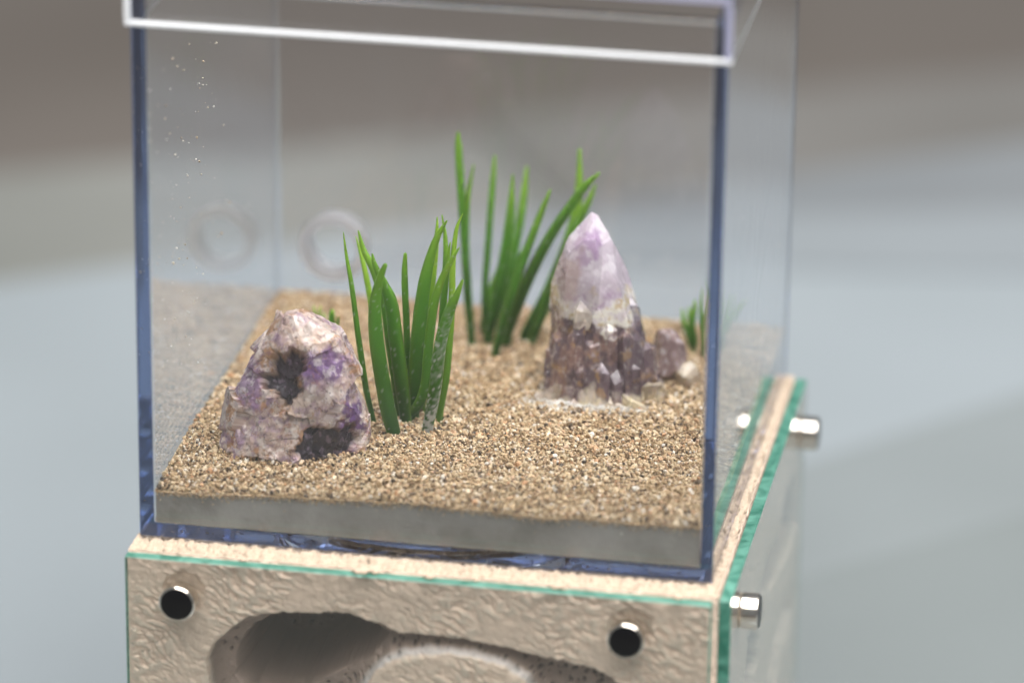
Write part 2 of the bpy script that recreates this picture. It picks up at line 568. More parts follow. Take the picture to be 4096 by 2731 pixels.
tone = tone * (1 - 0.35 * np.clip(pore * 2, 0, 1))[:, None]
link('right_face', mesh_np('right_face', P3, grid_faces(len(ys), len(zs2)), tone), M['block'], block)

# top face, rough and uneven where it shows round the box
X, Y = np.meshgrid(xs, ys, indexing='ij')
P2 = np.stack([X.ravel(), Y.ravel()], 1)
P3 = np.stack([P2[:, 0], P2[:, 1], np.zeros(len(P2))], 1)
edge = np.minimum.reduce([P2[:, 0] - BX0, BX1 - P2[:, 0], P2[:, 1] - BY0, BY1 - P2[:, 1]])
keep = sstep(0.0, 0.9, edge)
bumps = 0.55 * fbm(P3 * 0.8 + 12, 4, 0.6)
pore = pits(P2, 1500, (0, -6), (102, 99), 0.2, 0.5, rg)
P3 = P3 + rough_shift(P3)
P3[:, 2] += keep * np.clip(1.3 * bumps - 0.4 - pore * 1.4, -3, 0.0)
tone = np.repeat(np.array([[0.385, 0.31, 0.24]]), len(P3), 0) * (1 - 0.6 * np.clip(pore * 2.4, 0, 1) + .12 * fbm(P3 * .5, 3))[:, None]  # same plaster as the front, darkened in colour against the strong overhead light
link('top_face', mesh_np('top_face', P3, grid_faces(len(xs), len(ys)), tone), M['block'], block)

# plain left, back and underside close the block
bm = bmesh.new()
c8 = {(i, j, k): bm.verts.new(((BX0, BX1)[i] * S, (BY0, BY1)[j] * S, (BZ0, -0.25)[k] * S)) for i in (0, 1) for j in (0, 1) for k in (0, 1)}
bm.faces.new([c8[0, 0, 0], c8[0, 0, 1], c8[0, 1, 1], c8[0, 1, 0]])
bm.faces.new([c8[0, 1, 0], c8[0, 1, 1], c8[1, 1, 1], c8[1, 1, 0]])
bm.faces.new([c8[0, 0, 0], c8[0, 1, 0], c8[1, 1, 0], c8[1, 0, 0]])
me = bm_mesh('rear_shell', bm)
a = me.attributes.new('tone', 'FLOAT_COLOR', 'POINT')
for q in a.data:
    q.color = (*BEIGE, 1)
link('rear_shell', me, M['block'], block)


def lump(name, c, r, seed, tone_c, parent, material):
    bm = bmesh.new()
    bmesh.ops.create_icosphere(bm, subdivisions=3, radius=1.0)
    V = np.array([v.co[:] for v in bm.verts])
    F = np.array([[v.index for v in f.verts] for f in bm.faces])
    bm.free()
    V = V * (1 + 0.45 * fbm(V * 1.3 + seed, 3))[:, None] * np.array(r) + np.array(c)
    return link(name, mesh_np(name, V, F, np.repeat(np.array(tone_c)[None], len(V), 0)), material, parent)


for k, (c, r) in enumerate([((40.8, -7.0, 0.05), (1.5, 1.0, .45)), ((43.2, -6.9, 0.0), (.7, .7, .3)), ((52.5, -6.9, .0), (.9, .7, .3)), ((20.0, -6.6, 0), (.7, .5, .3)),
                            ((74.6, -6.8, .05), (1.4, .8, .35)), ((95.2, -6.8, .0), (.8, .6, .3)), ((101.3, -5.2, .0), (.8, .8, .3)), ((60.5, -6.6, 0), (.6, .6, .3))]):
    lump('plaster_crumb', c, r, 5.0 * k + 1, np.array([0.40, 0.32, 0.25]), block, M['block'])

# ------------------------------------------------------------------ glass plates held on by magnets
def plate(name, lo, hi, label):
    bm = box_bm(lo, hi, 0.18, 1)
    me = bm_mesh(name, bm)
    o = link(name, me, M['glass'])
    me.materials.append(M['glass_edge'])
    thin = min(range(3), key=lambda k: hi[k] - lo[k])
    for p_ in me.polygons:
        p_.material_index = 0 if abs(p_.normal[thin]) > 0.9 else 1
    return tag(o, label, 'glass plate', 'glass plates covering the nest block')


plate('glass_plate', (-0.4, -8.6, -88.5), (101.0, -6.5, -0.25), 'green edged glass plate over the front tunnels of the plaster block')
plate('glass_plate', (102.0, -6.0, -88.5), (104.1, 99.0, -0.25), 'green edged glass plate on the right side of the plaster block')


def magnet(axis, base, label, L=3.2, r=3.15):
    s = -1 if axis == 'y' else 1
    root = empty('magnet', base)
    tag(root, label, 'magnet', 'round magnets holding the glass plates')
    c = 0.22
    prof = [(r - c, 0), (r, s * c), (r, s * (L - c)), (r - 0.12, s * (L - 0.1)), (r - c, s * L), (r - 0.28, s * L)]
    link('casing', revolve('casing', prof, axis, base), M['nickel'], root)
    prof = [(r - 0.30, s * (L - 0.3)), (r - 0.30, s * (L + 0.03)), (r - 0.36, s * (L + 0.06))]
    link('end_face', revolve('end_face', prof, axis, base), M['black'], root)
    return root


magnet('y', (9.5, -8.62, -7.0), 'round black faced magnet on the front glass near its left edge')
magnet('y', (87.1, -8.62, -6.7), 'round black faced magnet on the front glass near its right edge')
magnet('x', (104.12, 8.0, -8.0), 'nickel magnet on the side glass near the front corner')
magnet('x', (104.12, 92.5, -8.5), 'blurred nickel magnet on the side glass at the far end')

# ------------------------------------------------------------------ clear box
def evaluated(o, name):
    dg = bpy.context.evaluated_depsgraph_get()
    me = bpy.data.meshes.new_from_object(o.evaluated_get(dg))
    me.name = name
    return me


def temp(me):
    o = bpy.data.objects.new('temp', me)
    COL.objects.link(o)
    return o


def boolean(base_me, cutters, name):
    o = temp(base_me)
    cs = []
    for c in cutters:
        t = temp(c)
        cs.append(t)
        md = o.modifiers.new('b', 'BOOLEAN')
        md.object = t
        md.operation = 'DIFFERENCE'
        md.solver = 'EXACT'
    bpy.context.view_layer.update()
    me = evaluated(o, name)
    for t in cs + [o]:
        bpy.data.objects.remove(t)
    return me


T = 2.15
BOXH = 99.0
HC = (13.0, 20.0)                         # port in the back wall
outer = bm_mesh('o', box_bm((0, 0, 0.02), (100, 100, BOXH), 0.35, 2))
inner = bm_mesh('i', box_bm((T, T, 1.95), (100 - T, 100 - T, BOXH + 20), 0.5, 2))
port = revolve('p', [(5.6, 95), (5.6, 105)], 'y', (HC[0], 0, HC[1]), 64, False)
groove = revolve('g', [(26, -3), (26, 0.55), (27.6, 0.8), (27.6, -3)], 'z', (47, 31, 0), 96, False, True)
drain = revolve('d', [(4.4, -3), (4.4, 1.2)], 'z', (56, 14, 0), 48, False)
shell = boolean(outer, [inner, port, drain, groove], 'shell')
shell.set_sharp_from_angle(angle=math.radians(20))
boxo = empty('acrylic_box', (50, 50, 0.02))
tag(boxo, 'clear blue tinted acrylic box standing on the plaster block', 'acrylic box')
link('shell', shell, M['acrylic'], boxo)
M['grommet'] = clear('clear_grommet', 1.45, (1, 1, 0.4), rough=0.3, tint=(0.97, 0.97, 1.0))
M['grommet'].node_tree.nodes['Principled BSDF'].inputs['Transmission Weight'].default_value = 0.55
link('port_ring', revolve('port_ring', [(4.7, 97.0), (6.6, 97.0), (6.75, 97.25), (6.75, 97.75), (5.5, 97.8), (5.5, 100.2), (6.4, 100.25), (6.4, 101.4), (4.7, 101.4)], 'y', (HC[0], 0, HC[1]), 72, True, True), M['grommet'], boxo)

# lid with its skirt
LZ = 93.0
lid_o = bm_mesh('lo', box_bm((-0.75, -0.9, LZ), (100.75, 100.9, 104.6), 0.22, 2))
lid_i = bm_mesh('li', box_bm((-0.15, -0.15, LZ - 10), (100.15, 100.15, 102.8), 0.15, 2))
lid_me = boolean(lid_o, [lid_i], 'lid_cap')
lid_me.set_sharp_from_angle(angle=math.radians(20))
lid = empty('box_lid', (50, 50, LZ))
tag(lid, 'clear acrylic lid with a bright rim fitted over the box', 'lid')
link('lid_cap', lid_me, M['lid'], lid)


M['rim'], _n, _l, _b = mat('frosted_highlight')  # frosted bars whose pale colour stands in for light caught by the edges
_b.inputs['Base Color'].default_value = (0.78, 0.80, 0.83, 1)
_b.inputs['Roughness'].default_value = 0.4
_b.inputs['Transmission Weight'].default_value = 0.2
_b.inputs['IOR'].default_value = 1.49
link('rim', bm_mesh('rim', box_bm((-0.85, -1.25, LZ - 0.95), (100.85, -0.15, LZ - 0.03), 0.35, 3)), M['rim'], lid)
for x0, x1 in ((-0.75, -0.15), (100.15, 100.75)):
    link('side_rim', bm_mesh('side_rim', box_bm((x0, -0.1, LZ - 0.9), (x1, 100.5, LZ - 0.03), 0.2, 2)), M['frost'], lid)
link('corner_highlight', bm_mesh('corner_highlight', box_bm((-0.8, -1.2, LZ + .03), (0.4, -0.93, LZ + 8.4), 0.12, 2)), M['rim'], lid)  # added pale bar standing in for the bright left corner edge
M['lilac'], _n, _l, _b = mat('lilac_frosted_highlight')  # softer lilac brightness of the lid's edges, painted on added bars
_b.inputs['Base Color'].default_value = (0.62, 0.62, 0.80, 1)
_b.inputs['Roughness'].default_value = 0.35
_b.inputs['Transmission Weight'].default_value = 0.6
_b.inputs['IOR'].default_value = 1.49
link('top_highlight', bm_mesh('top_highlight', box_bm((-0.6, -1.15, LZ + 9.2), (100.6, -0.93, LZ + 10.4), 0.1, 2)), M['lilac'], lid)
link('corner_highlight', bm_mesh('corner_highlight', box_bm((99.6, -1.2, LZ + .03), (100.8, -0.93, LZ + 8.9), 0.12, 2)), M['lilac'], lid)

# ------------------------------------------------------------------ grey plaster bed and sand
def sand_h(x, y):
    q = np.stack([x * 0.045, y * 0.045, x * 0 + 1.7], -1)
    q2 = np.stack([x * 0.22, y * 0.22, x * 0 + 6.1], -1)
    return (9.7 + 0.45 * fbm(q, 2) + 0.22 * fbm(q2, 3)
            - 1.5 * np.exp(-((x - 0) / 26) ** 2 - ((y - 0) / 22) ** 2)
            + 0.5 * sstep(12, 3, y) * fbm(np.stack([x * 0.11, y * 0.05, x * 0 + 3.3], -1), 3)
            - 0.4 * sstep(14, 0, y) + 0.5 * sstep(80, 98, y)
            + 0.5 * np.exp(-((x - 25) / 15) ** 2 - ((y - 22) / 11) ** 2) + 0.5 * np.exp(-((x - 41) / 8) ** 2 - ((y - 37) / 8) ** 2) + 0.4 * np.exp(-((x - 72) / 13) ** 2 - ((y - 60) / 12) ** 2))


E0, E1 = T + 0.08, 100 - T - 0.08
gx = np.linspace(E0, E1, 200)
X, Y = np.meshgrid(gx, gx, indexing='ij')
H = sand_h(X, Y)
bed = empty('sand_bed', (50, 50, 2.05))
tag(bed, 'grey plaster bed with a sand coated top inside the clear box', 'sand bed')
V = np.stack([X, Y, H], -1).reshape(-1, 3)
link('sand_crust', mesh_np('sand_crust', V, grid_faces(200, 200)), M['sand_base'], bed)
# grey slab: side skirt following the crust
ring = [(x, E0) for x in gx] + [(E1, y) for y in gx[1:]] + [(x, E1) for x in gx[::-1][1:]] + [(E0, y) for y in gx[::-1][1:-1]]
ring = np.array(ring)
ring = 50 + (ring - 50) * (1 - 0.34 / 47.8)
jag = 0.35 * fbm(np.stack([ring[:, 0] * .5, ring[:, 1] * .5, ring[:, 0] * 0], 1), 4)
top = np.column_stack([ring, sand_h(ring[:, 0], ring[:, 1]) + np.minimum(jag - .1, 0.05)])
bot = np.column_stack([ring, np.full(len(ring), 2.05)])
n = len(ring)
F = np.array([[k, (k + 1) % n, n + (k + 1) % n, n + k] for k in range(n)])
link('plaster_slab', mesh_np('plaster_slab', np.vstack([bot, top]), F, smooth=False), M['grey_plaster'], bed)

ICO = bmesh.new()
bmesh.ops.create_icosphere(ICO, subdivisions=1, radius=1.0)
IV = np.array([v.co[:] for v in ICO.verts]); IF = np.array([[v.index for v in f.verts] for f in ICO.faces])
ICO.free()


def grains(name, C, R, rg, flat=(0.5, 1.0)):
    n = len(C)
    V = IV[None] * (1 + rg.uniform(-.28, .28, (n, len(IV), 1)))
    V = V * rg.uniform(flat[0], flat[1], (n, 1, 3))
    q = rg.normal(size=(n, 4)); q /= np.linalg.norm(q, axis=1)[:, None]
    w, x, y, z = q.T
    Rm = np.stack([1 - 2 * (y * y + z * z), 2 * (x * y - z * w), 2 * (x * z + y * w), 2 * (x * y + z * w), 1 - 2 * (x * x + z * z), 2 * (y * z - x * w), 2 * (x * z - y * w), 2 * (y * z + x * w), 1 - 2 * (x * x + y * y)], 1).reshape(n, 3, 3)
    V = np.einsum('nij,nkj->nki', Rm, V) * R[:, None, None] + C[:, None, :]
    F = IF[None] + (np.arange(n) * len(IV))[:, None, None]
    return mesh_np(name, V.reshape(-1, 3), F.reshape(-1, 3), smooth=False)


rg = np.random.default_rng(21)
N = 72000
C = rg.uniform(E0 + .35, E1 - .35, (N, 2))
R_ = np.clip(rg.lognormal(math.log(0.335), 0.30, N), 0.16, 0.8)
C = np.clip(C, E0 + R_[:, None] * .9 + .02, E1 - R_[:, None] * .9 - .02)
z = sand_h(C[:, 0], C[:, 1]) + rg.uniform(-0.15, 0.75, N) ** 1
g_ = link('sand', grains('sand', np.column_stack([C, z]), R_, rg), M['sand'], bed)
g_['kind'] = 'stuff'

nn = 2600
gx_ = rg.uniform(E0 + .3, E1 - .3, nn)
gz_ = sand_h(gx_, np.full(nn, E0)) - rg.exponential(0.32, nn) + .1
sg = link('sand', grains('sand', np.column_stack([gx_, np.full(nn, E0 + .16), np.maximum(gz_, 2.4)]), rg.uniform(.10, .2, nn), rg, (0.6, 1.0)), M['sand'], bed)
sg['kind'] = 'stuff'

# pale powder round the foot of the tall crystal
px = np.concatenate([rg.normal(66.5, 4.2, 1500), rg.normal(74.0, 3.6, 800), rg.normal(61.3, 1.8, 500)])
py = np.concatenate([rg.normal(51.0, 1.6, 1500), rg.normal(50.6, 1.3, 800), rg.normal(56.0, 3.0, 500)])
sel = fbm(np.stack([px * .5, py * .5, px * 0], 1), 3) > -.15
px, py = px[sel], py[sel]
o = link('pale_powder', grains('pale_powder', np.column_stack([px, py, sand_h(px, py) + rg.uniform(.45, .95, len(px))]), rg.uniform(.08, .26, len(px)), rg), M['powder'])
tag(o, 'ring of pale plaster powder on the sand around the tall crystal', 'powder', kind='stuff')

# ------------------------------------------------------------------ amethyst stones
UA = np.array([math.cos(0.1811), math.sin(0.1811), 0]); VA = np.array([-math.sin(0.1811), math.cos(0.1811), 0]); ZA = np.array([0, 0, 1.0])


def chip(Q, scale, n, amp, seed, asp=(1, 1, 1)):
    """break the skin into small flat chips: each cell round a random seed is sheared along its own direction"""
    r_ = np.random.default_rng(seed)
    P = Q.reshape(-1, 3); A = P * np.array(asp)
    sd = A[r_.integers(0, len(A), n)]
    G = r_.normal(size=(n, 3))
    G /= np.linalg.norm(G, axis=1)[:, None]
    best = np.full(len(A), 1e9); idx = np.zeros(len(A), int)
    for k in range(n):
        d2 = ((A - sd[k]) ** 2).sum(1)
        m_ = d2 < best
        best[m_] = d2[m_]; idx[m_] = k
    off = np.einsum('ij,ij->i', A - sd[idx], G[idx])
    return (amp * np.clip(off / scale, -1, 1) + amp * .5 * r_.normal(size=n)[idx]).reshape(Q.shape[:-1]), idx.reshape(Q.shape[:-1]), r_.uniform(-1, 1, n)[idx].reshape(Q.shape[:-1])


def blob(Q, c, r, soft=0.35, nscale=0.35, namp=0.5, seed=0):
    d = np.sqrt((((Q - np.array(c)) / np.array(r)) ** 2).sum(-1)) + namp * fbm(Q * nscale + seed, 3)
    return sstep(1 + soft, 1 - soft, d)


def mix(a, b, w):
    return a + (np.array(b) - a) * w[..., None]



def hull(points, step):
    """convex body through the points, its flat faces cut into a fine even mesh; returns V, F"""
    bm = bmesh.new()
    vs = [bm.verts.new(p_) for p_ in points]
    r = bmesh.ops.convex_hull(bm, input=vs)
    bmesh.ops.delete(bm, geom=[v for v in bm.verts if not v.link_faces], context='VERTS')
    bmesh.ops.triangulate(bm, faces=bm.faces)
    Vs, Fs, off = [], [], 0
    for f in bm.faces:
        A, B, C_ = (np.array(v.co[:]) for v in f.verts)
        L_ = max(np.linalg.norm(A - B), np.linalg.norm(B - C_), np.linalg.norm(C_ - A))
        n = max(1, int(math.ceil(L_ / step)))
        n = 2 ** int(math.ceil(math.log2(n))) if n > 1 else 1
        n = min(n, 64)
        idx = {}
        for i_ in range(n + 1):
            for j_ in range(n + 1 - i_):
                idx[i_, j_] = off; off += 1
                Vs.append(A + (B - A) * i_ / n + (C_ - A) * j_ / n)
        for i_ in range(n):
            for j_ in range(n - i_):
                Fs.append((idx[i_, j_], idx[i_ + 1, j_], idx[i_, j_ + 1]))
                if i_ + j_ < n - 1:
                    Fs.append((idx[i_ + 1, j_], idx[i_ + 1, j_ + 1], idx[i_, j_ + 1]))
    bm.free()
    V = np.array(Vs); F = np.array(Fs)
    key = np.round(V * 1000).astype(np.int64)
    _, first, inv = np.unique(key, axis=0, return_index=True, return_inverse=True)
    V = V[first]; F = inv.reshape(-1)[F]
    F = F[(F[:, 0] != F[:, 1]) & (F[:, 1] != F[:, 2]) & (F[:, 0] != F[:, 2])]
    return V, F


def stone_mesh(name, Q, F, c, tone, material, parent=None, sharp=24):
    W_ = np.array(c) + Q[:, :1] * UA + Q[:, 1:2] * VA + Q[:, 2:3] * ZA
    me = mesh_np(name, W_, F, tone)
    bm = bmesh.new(); bm.from_mesh(me)
    bmesh.ops.recalc_face_normals(bm, faces=bm.faces)
    bm.to_mesh(me); bm.free()
    me.set_sharp_from_angle(angle=math.radians(sharp))
    return link(name, me, material, parent)


# --- rough chunk on the left
LA = [(-1.0, 26.5), (-3.2, 26.0), (-4.8, 24.6), (-5.7, 21.6), (-7.7, 19.7), (-10.2, 16.1), (-11.3, 13.2), (-12.9, 10.1), (-13.8, 6.5), (-15.2, 1.4), (-14.6, -3.0)]
RA = [(1.0, 25.7), (3.8, 24.1), (5.8, 22.5), (7.2, 20.8), (8.6, 18.4), (9.5, 15.6), (10.0, 12.5), (10.8, 9.6), (11.3, 6.8), (11.2, 2.8), (10.0, -3.0)]
rgs = np.random.default_rng(6)
pts = []
for u, z in LA + RA:
    for v in (rgs.uniform(-1.6, -.2), rgs.uniform(1.0, 3.5)):
        pts.append((u, v, z))
FR = [(-1.8, -2.4, 26.0), (1.4, -2.4, 24.8), (-4.4, -3.6, 22.4), (4.2, -4.0, 21.6), (0.2, -5.2, 21.4), (-7.4, -4.2, 16.2), (-2.8, -6.2, 18.6), (4.0, -6.2, 16.8), (7.2, -4.8, 14.6),
      (-9.8, -4.6, 10.0), (-4.4, -7.2, 11.2), (2.0, -7.8, 10.8), (6.4, -6.8, 9.4), (9.0, -4.8, 7.0), (-12.6, -5.0, 2.4), (-13.6, -4.6, -3.0), (-7.6, -7.8, 4.0), (-.6, -8.6, 4.8), (5.4, -7.8, 3.4), (8.4, -6.4, 1.6),
      (-7.0, -8.3, -3.0), (1.0, -8.9, -3.0), (7.0, -7.8, -3.0), (9.6, -5.0, -3.0)]
pts += FR
pts = [(u * .96, v * .86 if v < -1.6 else v, z) for u, v, z in pts]
pts += [(-8, 9, -3), (4, 9.5, -3), (-6, 8, 10), (4, 8, 11), (-2, 5, 21)]
Q, F = hull(pts, 0.3)
rad = (Q - np.array([-1.5, 0, 0])) * np.array([1, 1, 0.25]); rad /= np.linalg.norm(rad, axis=-1, keepdims=True) + 1e-9
front = (Q[:, 1] < 1.5)
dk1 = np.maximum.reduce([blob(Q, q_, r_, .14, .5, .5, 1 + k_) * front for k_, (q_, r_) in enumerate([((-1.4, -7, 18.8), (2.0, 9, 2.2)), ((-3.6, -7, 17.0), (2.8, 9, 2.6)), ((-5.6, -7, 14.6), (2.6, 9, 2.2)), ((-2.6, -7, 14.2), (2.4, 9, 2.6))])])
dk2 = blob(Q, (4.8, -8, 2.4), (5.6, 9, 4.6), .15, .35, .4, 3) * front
ch, ci, cr = chip(Q + 0.6 * fbm(Q * .5, 2)[..., None], 5.0, 44, 1.15, 71)
ch2, ci2, cr2 = chip(Q + 0.5 * fbm(Q * .9, 2)[..., None], 2.0, 200, 0.07, 72)
inn = sstep(-3, 0.5, Q[:, 2])
ch = ch * (1 - .6 * sstep(17, 23, Q[:, 2]))
Q = Q + rad * (ch + ch2 + 0.26 * fbm(Q * 0.35 + 9, 4, .5) - 0.2 - 1.8 * dk1 - 1.0 * dk2)[:, None]
n1, n2, n3, n4 = (fbm(Q * s_ + o_, 4, .55) for s_, o_ in ((.16, 20), (.33, 31), (.75, 44), (.24, 57)))
tone = np.zeros(Q.shape) + np.array([0.56, 0.42, 0.37])
tone = mix(tone, (0.70, 0.60, 0.54), sstep(0.0, .45, n2))
tone = mix(tone, (0.30, 0.20, 0.29), sstep(0.12, .45, n1 + .3 * n3) * .7)
tone = mix(tone, (0.40, 0.20, 0.08), sstep(0.08, .36, n4 + .35 * n3 - .05) * .8)
tone = mix(tone, (0.78, 0.70, 0.64), sstep(.25, .6, n3 + .3 * n2) * .6)
tone = mix(tone, (0.20, 0.11, 0.28), blob(Q, (3.8, -8, 17.2), (4.0, 9, 3.0), .35, .4, .7, 5) * .85)
tone = mix(tone, (0.22, 0.13, 0.26), blob(Q, (-9.5, -4, 13.4), (2.4, 9, 4.6), .3, .4, .6, 6) * .8)
tone = mix(tone, (0.56, 0.45, 0.37), blob(Q, (1.5, -8, 10.6), (5.0, 9, 3.4), .5, .3, .6, 8) * .6)
tone = mix(tone, (0.66, 0.48, 0.38), blob(Q, (-0.2, -8, 22.6), (6, 9, 2.2), .4, .4, .7, 9) * .6)
tone = mix(tone, (0.10, 0.035, 0.19), blob(Q, (8.4, -6, 6.4), (2.3, 9, 4.4), .3, .5, .6, 11) * .9)
n5, n6 = fbm(Q * .55 + 63, 4, .6), fbm(Q * 1.1 + 71, 4, .6)
tone = mix(tone, (0.24, 0.13, 0.27), sstep(.30, .48, n5) * .35)
tone = mix(tone, (0.84, 0.78, 0.74), sstep(.25, .45, -n5 + .3 * n6) * .45)
tone = mix(tone, (0.34, 0.17, 0.07), sstep(.07, .0, np.abs(fbm(Q * .2 + 90, 3))) * sstep(-.1, .2, n6) * .65)
tone = mix(tone, (0.10, 0.07, 0.09), sstep(.42, .60, n6) * .6)
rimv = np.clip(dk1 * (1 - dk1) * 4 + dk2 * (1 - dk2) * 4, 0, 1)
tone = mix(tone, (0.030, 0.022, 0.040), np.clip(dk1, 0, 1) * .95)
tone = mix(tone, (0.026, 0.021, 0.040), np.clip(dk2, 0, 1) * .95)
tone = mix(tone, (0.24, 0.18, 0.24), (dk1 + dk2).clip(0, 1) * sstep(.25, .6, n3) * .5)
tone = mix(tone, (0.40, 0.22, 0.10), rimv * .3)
tone = tone * (.94 + .10 * cr + .04 * cr2 + .22 * n3)[:, None]
o = stone_mesh('amethyst_chunk', Q, F, (24.3, 22.2, 9.6), tone, M['rock_a'], None, 40)
tag(o, 'rough purple and cream amethyst chunk with dark hollows lying in front on the left', 'stone')


# --- pointed crystal on the right: a main crystal with smaller ones grown against it
def crystal_tone(Q, seed, shift=0.0):
    n1, n2, n3 = (fbm(Q * s_ + o_ + seed * .0, 4, .55) for s_, o_ in ((.18, 120), (.38, 131), (.85, 144)))
    zz = Q[:, 2] + 3.0 * n1 + 1.4 * n2 + shift
    t = np.zeros(Q.shape) + np.array([0.60, 0.52, 0.59])
    t = mix(t, (0.42, 0.29, 0.43), sstep(.1, .5, n1 + .3 * n2) * .7)
    t = mix(t, (0.80, 0.75, 0.79), sstep(.05, .5, n2) * .7)
    t = mix(t, (0.48, 0.36, 0.32), blob(Q, (-8.5, -4, 22.5), (3, 9, 5), .4, .3, .6, 4) * .7)
    t = mix(t, (0.34, 0.19, 0.38), blob(Q, (-3.2, -7, 29.4), (1.5, 9, 2.2), .3, .5, .6, 5) * .7)
    wb = sstep(13.4, 15.0, zz) * sstep(20.5, 18.0, zz)
    t = mix(t, (0.84, 0.80, 0.72), wb * (0.35 + .65 * sstep(-.2, .3, n2)))
    t = mix(t, (0.58, 0.45, 0.24), wb * sstep(.15, .45, n3 - n1) * .8)
    dkz = sstep(15.3, 13.8, zz) * sstep(-0.6, 2.2, zz)
    t = mix(t, (0.10, 0.068, 0.080), dkz * .93)
    t = mix(t, (0.27, 0.17, 0.145), dkz * sstep(-.05, .4, n1 + .3 * n3) * .75)
    t = mix(t, (0.50, 0.44, 0.44), dkz * sstep(.3, .6, n3 + .25 * n2) * .5)
    t = mix(t, (0.40, 0.24, 0.10), dkz * sstep(.28, .5, n2 - .2 * n3) * .5)
    t = mix(t, (0.74, 0.64, 0.44), sstep(2.2, 0.2, zz) * (.5 + .5 * sstep(-.2, .2, n2)))
    return t


point = empty('amethyst_point', (72, 61.5, 10.2))
tag(point, 'tall pointed amethyst crystal, lilac at the tip and smoky below', 'stone')
PC = (72, 61.5, 10.2)


def crystal(pts, k, step=0.45, amp=0.12, shift=0.0, gain=1.0, tint=None, name='crystal'):
    Q, F = hull(pts, step)
    cen = Q.mean(0)
    rd = Q - cen; rd /= np.linalg.norm(rd, axis=1)[:, None] + 1e-9
    ch, ci, cr = chip(Q, 2.2, 40, amp, 300 + k, (1, 1, .45))
    calm = 1 - .85 * sstep(24, 30, Q[:, 2])
    Q = Q + rd * (ch * calm + 0.06 * fbm(Q * .8, 3) - amp * calm)[:, None]
    t = crystal_tone(Q, k, shift) * gain
    if tint is not None:
        t = mix(t, tint, np.full(len(t), .55) + .45 * np.clip(fbm(Q * .6 + k, 3), -1, 1))
    t = t * (1 + .24 * cr)[:, None]
    return stone_mesh(name, Q, F, PC, t, M['rock_b'], point)


main = [(-3.6, 0, 33.8), (-2.4, .4, 33.0), (-3.2, -1.4, 32.6),
        (-7.7, .2, 28.9), (-5.2, -3.6, 28.6), (-2.6, -4.6, 28.0), (0.1, -1.4, 28.8), (-.4, 3, 28.6), (-5, 3.6, 28.6),
        (-9.7, .2, 24.6), (-8.2, -4.6, 23.4), (-3.2, -6.9, 22.4), (1.4, -5.2, 22.6), (3.0, -.4, 22.7),
        (-11.0, -.6, 20.6), (-9.0, -6.0, 16.4), (-3.2, -7.8, 15.6), (3.0, -6.2, 15.6), (4.9, -.6, 17.4), (3.5, 6, 16), (-6, 7, 17),
        (-11.2, -1.4, 11), (-9.4, -6.8, 6), (-3, -8.2, 5), (4.2, -6.8, 6), (7.0, -.8, 11.0), (4.6, 7, 8), (-6.5, 8, 9),
        (-11.8, -2, -3), (-9.6, -7.6, -3), (-3, -9, -3), (4.6, -7.6, -3), (8.2, -1, -3), (5, 8, -3), (-7, 9, -3)]
crystal(main, 0, 0.4, 0.42)
rk = np.random.default_rng(19)


def column(u, v, z0, z1, r, lean, k, **kw):
    ph = rk.uniform(0, 1)
    P = []
    for m_ in range(6):
        a_ = ph + m_ * math.pi / 3
        rr1 = r * rk.uniform(.82, 1.12)
        P.append((u + rr1 * math.cos(a_), v + rr1 * math.sin(a_), z0))
        P.append((u + lean[0] + .86 * rr1 * math.cos(a_), v + lean[1] + .86 * rr1 * math.sin(a_), z1 - rk.uniform(.8, 2.6)))
    P.append((u + lean[0] + rk.uniform(-.5, .5), v + lean[1] + .3, z1))
    return crystal(P, k, 0.45, 0.08, **kw)


cols = [(-9.2, -5.4, -2, 13.4, 2.1, (.5, 1.2)), (-6.4, -7.2, -2, 14.6, 2.3, (.5, 1.3)), (-3.2, -8.2, -2, 13.2, 2.2, (.3, 1.4)), (-.2, -8.4, -2, 15.0, 2.1, (-.1, 1.6)), (2.8, -7.2, -2, 14.0, 2.3, (-.6, 1.4)),
        (5.9, -4.8, -2, 13.2, 2.6, (-1.6, 1.0)), (7.4, -3.6, -2, 10.4, 2.4, (-1.0, .6)), (-10.6, -3.0, -2, 9.4, 1.7, (.6, .6)), (-1.6, -9.6, -2, 8.2, 1.9, (.2, 1.0)), (-5.0, -9.2, -2, 7.4, 1.8, (.1, 1.0)), (1.4, -9.6, -2, 7.0, 1.8, (0, 1.0)), (4.6, -7.8, -2, 7.6, 1.9, (-.3, .8)), (8.4, -2.6, -2, 7.6, 2.2, (-.8, .4)), (8.6, -5.2, -2, 5.0, 2.0, (-.6, .5)), (-11.0, -4.6, -2, 5.6, 1.6, (.3, .4))]
for k, (u, v, z0, z1, r, ln) in enumerate(cols):
    column(u, v, z0, z1, r, ln, 10 + k, gain=float(rk.uniform(.85, 1.25)))
column(5.4, -3.2, 5.5, 18.5, 2.1, (-1.6, .8), 30, tint=(0.115, 0.10, 0.165))
